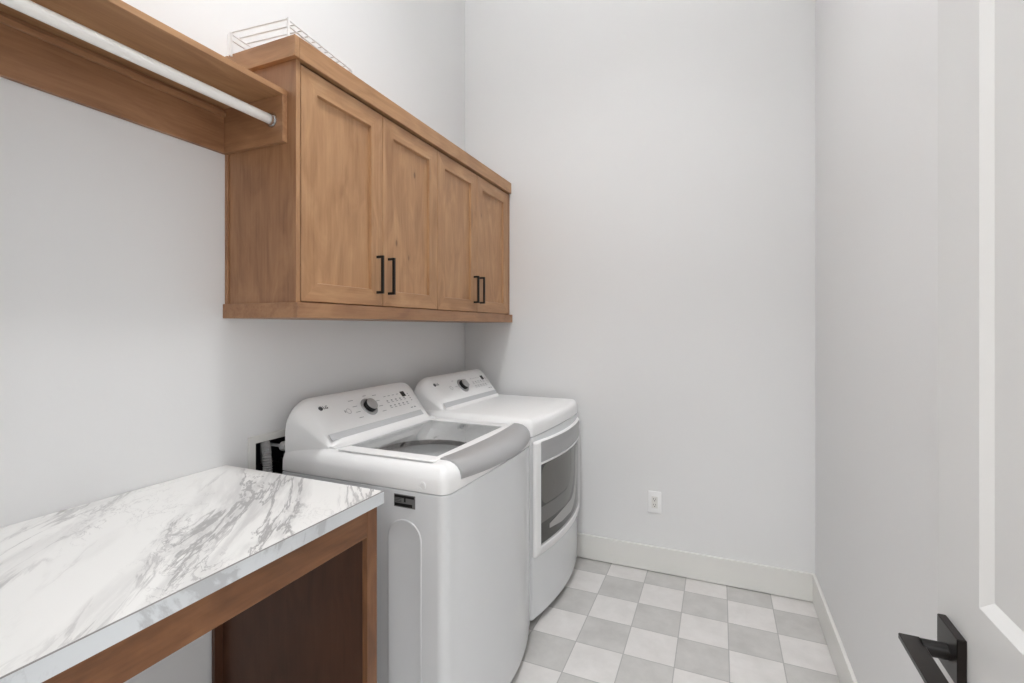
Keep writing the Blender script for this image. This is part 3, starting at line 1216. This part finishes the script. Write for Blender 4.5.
# ------------------------------------------------------------------ washer outlet box with its hose
r_ = thing('washer_outlet_box', 'white recessed washer box in the left wall behind the washing machine', 'outlet box', (0.0, 1.37, BZ0))
bm = bmesh.new()
fy0, fy1, fz0, fz1 = BY0 - 0.027, BY1 + 0.027, BZ0 - 0.027, BZ1 + 0.027
L_ = []
for a0, a1, z0, z1, x in [(fy0, fy1, fz0, fz1, 0.0005), (fy0, fy1, fz0, fz1, 0.005), (fy0 + .003, fy1 - .003, fz0 + .003, fz1 - .003, 0.007), (BY0, BY1, BZ0, BZ1, 0.007), (BY0 + .002, BY1 - .002, BZ0 + .002, BZ1 - .002, 0.0)]:
    L_.append([Vector((x, a, z)) for a, z in ((a0, z0), (a1, z0), (a1, z1), (a0, z1))])
skin(bm, L_, True)
obj('frame', bm, TRIM, r_, 30)
bm = bmesh.new()
L_ = []
for x, i in ((0.002, 0.0022), (-0.085, 0.006)):
    L_.append([Vector((x, a, z)) for a, z in ((BY0 + i, BZ0 + i), (BY1 - i, BZ0 + i), (BY1 - i, BZ1 - i), (BY0 + i, BZ1 - i))])
skin(bm, L_, True, False, True)
obj('recess', bm, DARK, r_, None, 'black recessed interior')
for y in (1.375, 1.42):
    bm = bmesh.new()
    tube(bm, [(-0.06, y, BZ0 + 0.01), (-0.06, y, BZ0 + 0.06)], 0.011, 14)
    tube(bm, [(-0.06, y, BZ0 + 0.05), (-0.02, y, BZ0 + 0.05)], 0.009, 14)
    obj('valve', bm, BLACK, r_)
bm = bmesh.new()
disc_stack(bm, (-0.0, 1.372, 0.925), (1, 0, 0), (0, 1, 0), [(0.006, -0.06), (0.006, 0.0), (0.018, 0.0), (0.019, 0.006), (0.015, 0.022), (0.006, 0.026)], 18)
obj('valve_handle', bm, PLASTIC, r_, 40, 'white valve handle')

r_ = thing('drain_hose', 'grey corrugated drain hose hooked into the washer box', 'hose', (0.03, 1.29, 0.80))
bm = bmesh.new()
ctrl = [(-0.055, 1.340, 0.86), (-0.052, 1.336, 0.90), (-0.035, 1.322, 0.932), (-0.010, 1.302, 0.947), (0.016, 1.284, 0.940), (0.031, 1.275, 0.915), (0.035, 1.274, 0.88), (0.036, 1.277, 0.78), (0.038, 1.285, 0.60)]


def cr(P, n):
    P = [Vector(p) for p in P]
    Q = [P[0]] + P + [P[-1]]
    out_ = []
    for i in range(1, len(Q) - 2):
        for k in range(n):
            t = k / n
            a, b_, c, d = Q[i - 1], Q[i], Q[i + 1], Q[i + 2]
            out_.append(0.5 * ((2 * b_) + (c - a) * t + (2 * a - 5 * b_ + 4 * c - d) * t * t + (3 * b_ - a - 3 * c + d) * t ** 3))
    out_.append(P[-1])
    return out_


hp = cr(ctrl, 18)
# resample evenly
cum = [0.0]
for a, c in zip(hp, hp[1:]):
    cum.append(cum[-1] + (c - a).length)
res, rad = [], []
nn = int(cum[-1] / 0.0022)
j = 0
for k in range(nn + 1):
    d = cum[-1] * k / nn
    while j < len(cum) - 2 and cum[j + 1] < d:
        j += 1
    t = (d - cum[j]) / max(1e-9, cum[j + 1] - cum[j])
    res.append(hp[j].lerp(hp[j + 1], t))
    rad.append(0.0155 + 0.0018 * math.sin(k * math.pi / 2))
tube(bm, res, rad, 16)
obj('corrugated_tube', bm, HOSE, r_, 60)

# ------------------------------------------------------------------ outlet on the back wall
r_ = thing('power_outlet', 'white rectangular power outlet low on the back wall above the baseboard', 'outlet', (1.226, YB, 0.333))
bm = bmesh.new()
ox0, ox1, oz0, oz1 = 1.190, 1.262, 0.333, 0.455
box(bm, ox0, ox1, YB - 0.0065, YB - 0.0003, oz0, oz1, 0.002, seg=2)
obj('cover_plate', bm, plain('bright_white_plastic', (250, 250, 250), 0.3), r_)
bm = bmesh.new()
box(bm, 1.2095, 1.2425, YB - 0.0085, YB - 0.006, 0.3605, 0.4275, 0.001)
fc = obj('receptacle', bm, TRIM, r_)
bm = bmesh.new()
for zc in (0.378, 0.410):
    for x, h in ((1.2205, 0.009), (1.2315, 0.007)):
        box(bm, x - 0.0011, x + 0.0011, YB - 0.0090, YB - 0.008, zc - h / 2 + 0.003, zc + h / 2 + 0.003)
    box(bm, 1.2235, 1.2285, YB - 0.0090, YB - 0.008, zc - 0.0095, zc - 0.0045)
obj('slots', bm, DARK, fc, None, 'dark plug slots')

# ------------------------------------------------------------------ unseen ceiling lamps
em = bpy.data.materials.new('unseen_lamp_diffuser')
em.use_nodes = True
em.node_tree.nodes['Principled BSDF'].inputs['Emission Color'].default_value = (1, 1, 1, 1)
em.node_tree.nodes['Principled BSDF'].inputs['Emission Strength'].default_value = 2.0
r_ = thing('unseen_ceiling_light', 'round ceiling light, semi-flush form made up for the added uplight, in the middle of the laundry room', 'ceiling light', (LAMP[0], LAMP[1], CEIL))  # unseen fixture, shaped to carry the added uplight
LX, LY, LZ = LAMP
bm = bmesh.new()
disc_stack(bm, (LX, LY, CEIL), (0, 0, -1), (1, 0, 0), [(0.06, 0.0), (0.06, 0.015), (0.05, 0.022)], 32)
obj('canopy', bm, BRONZE, r_)
bm = bmesh.new()
tube(bm, [(LX, LY, CEIL - 0.02), (LX, LY, LZ + 0.03)], 0.007, 12)
obj('stem', bm, BRONZE, r_)
bm = bmesh.new()
disc_stack(bm, (LX, LY, LZ), (0, 0, 1), (1, 0, 0), [(0.215, 0.05), (0.225, 0.05), (0.225, 0.004), (0.1, 0.004), (0.1, 0.012), (0.215, 0.012), (0.215, 0.05)], 40, cap=False)
obj('added_lampshade_ring', bm, BRONZE, r_)
bm = bmesh.new()
disc_stack(bm, (LX, LY, LZ), (0, 0, 1), (1, 0, 0), [(0.099, 0.005), (0.099, 0.010)], 40)
obj('diffuser', bm, em, r_)
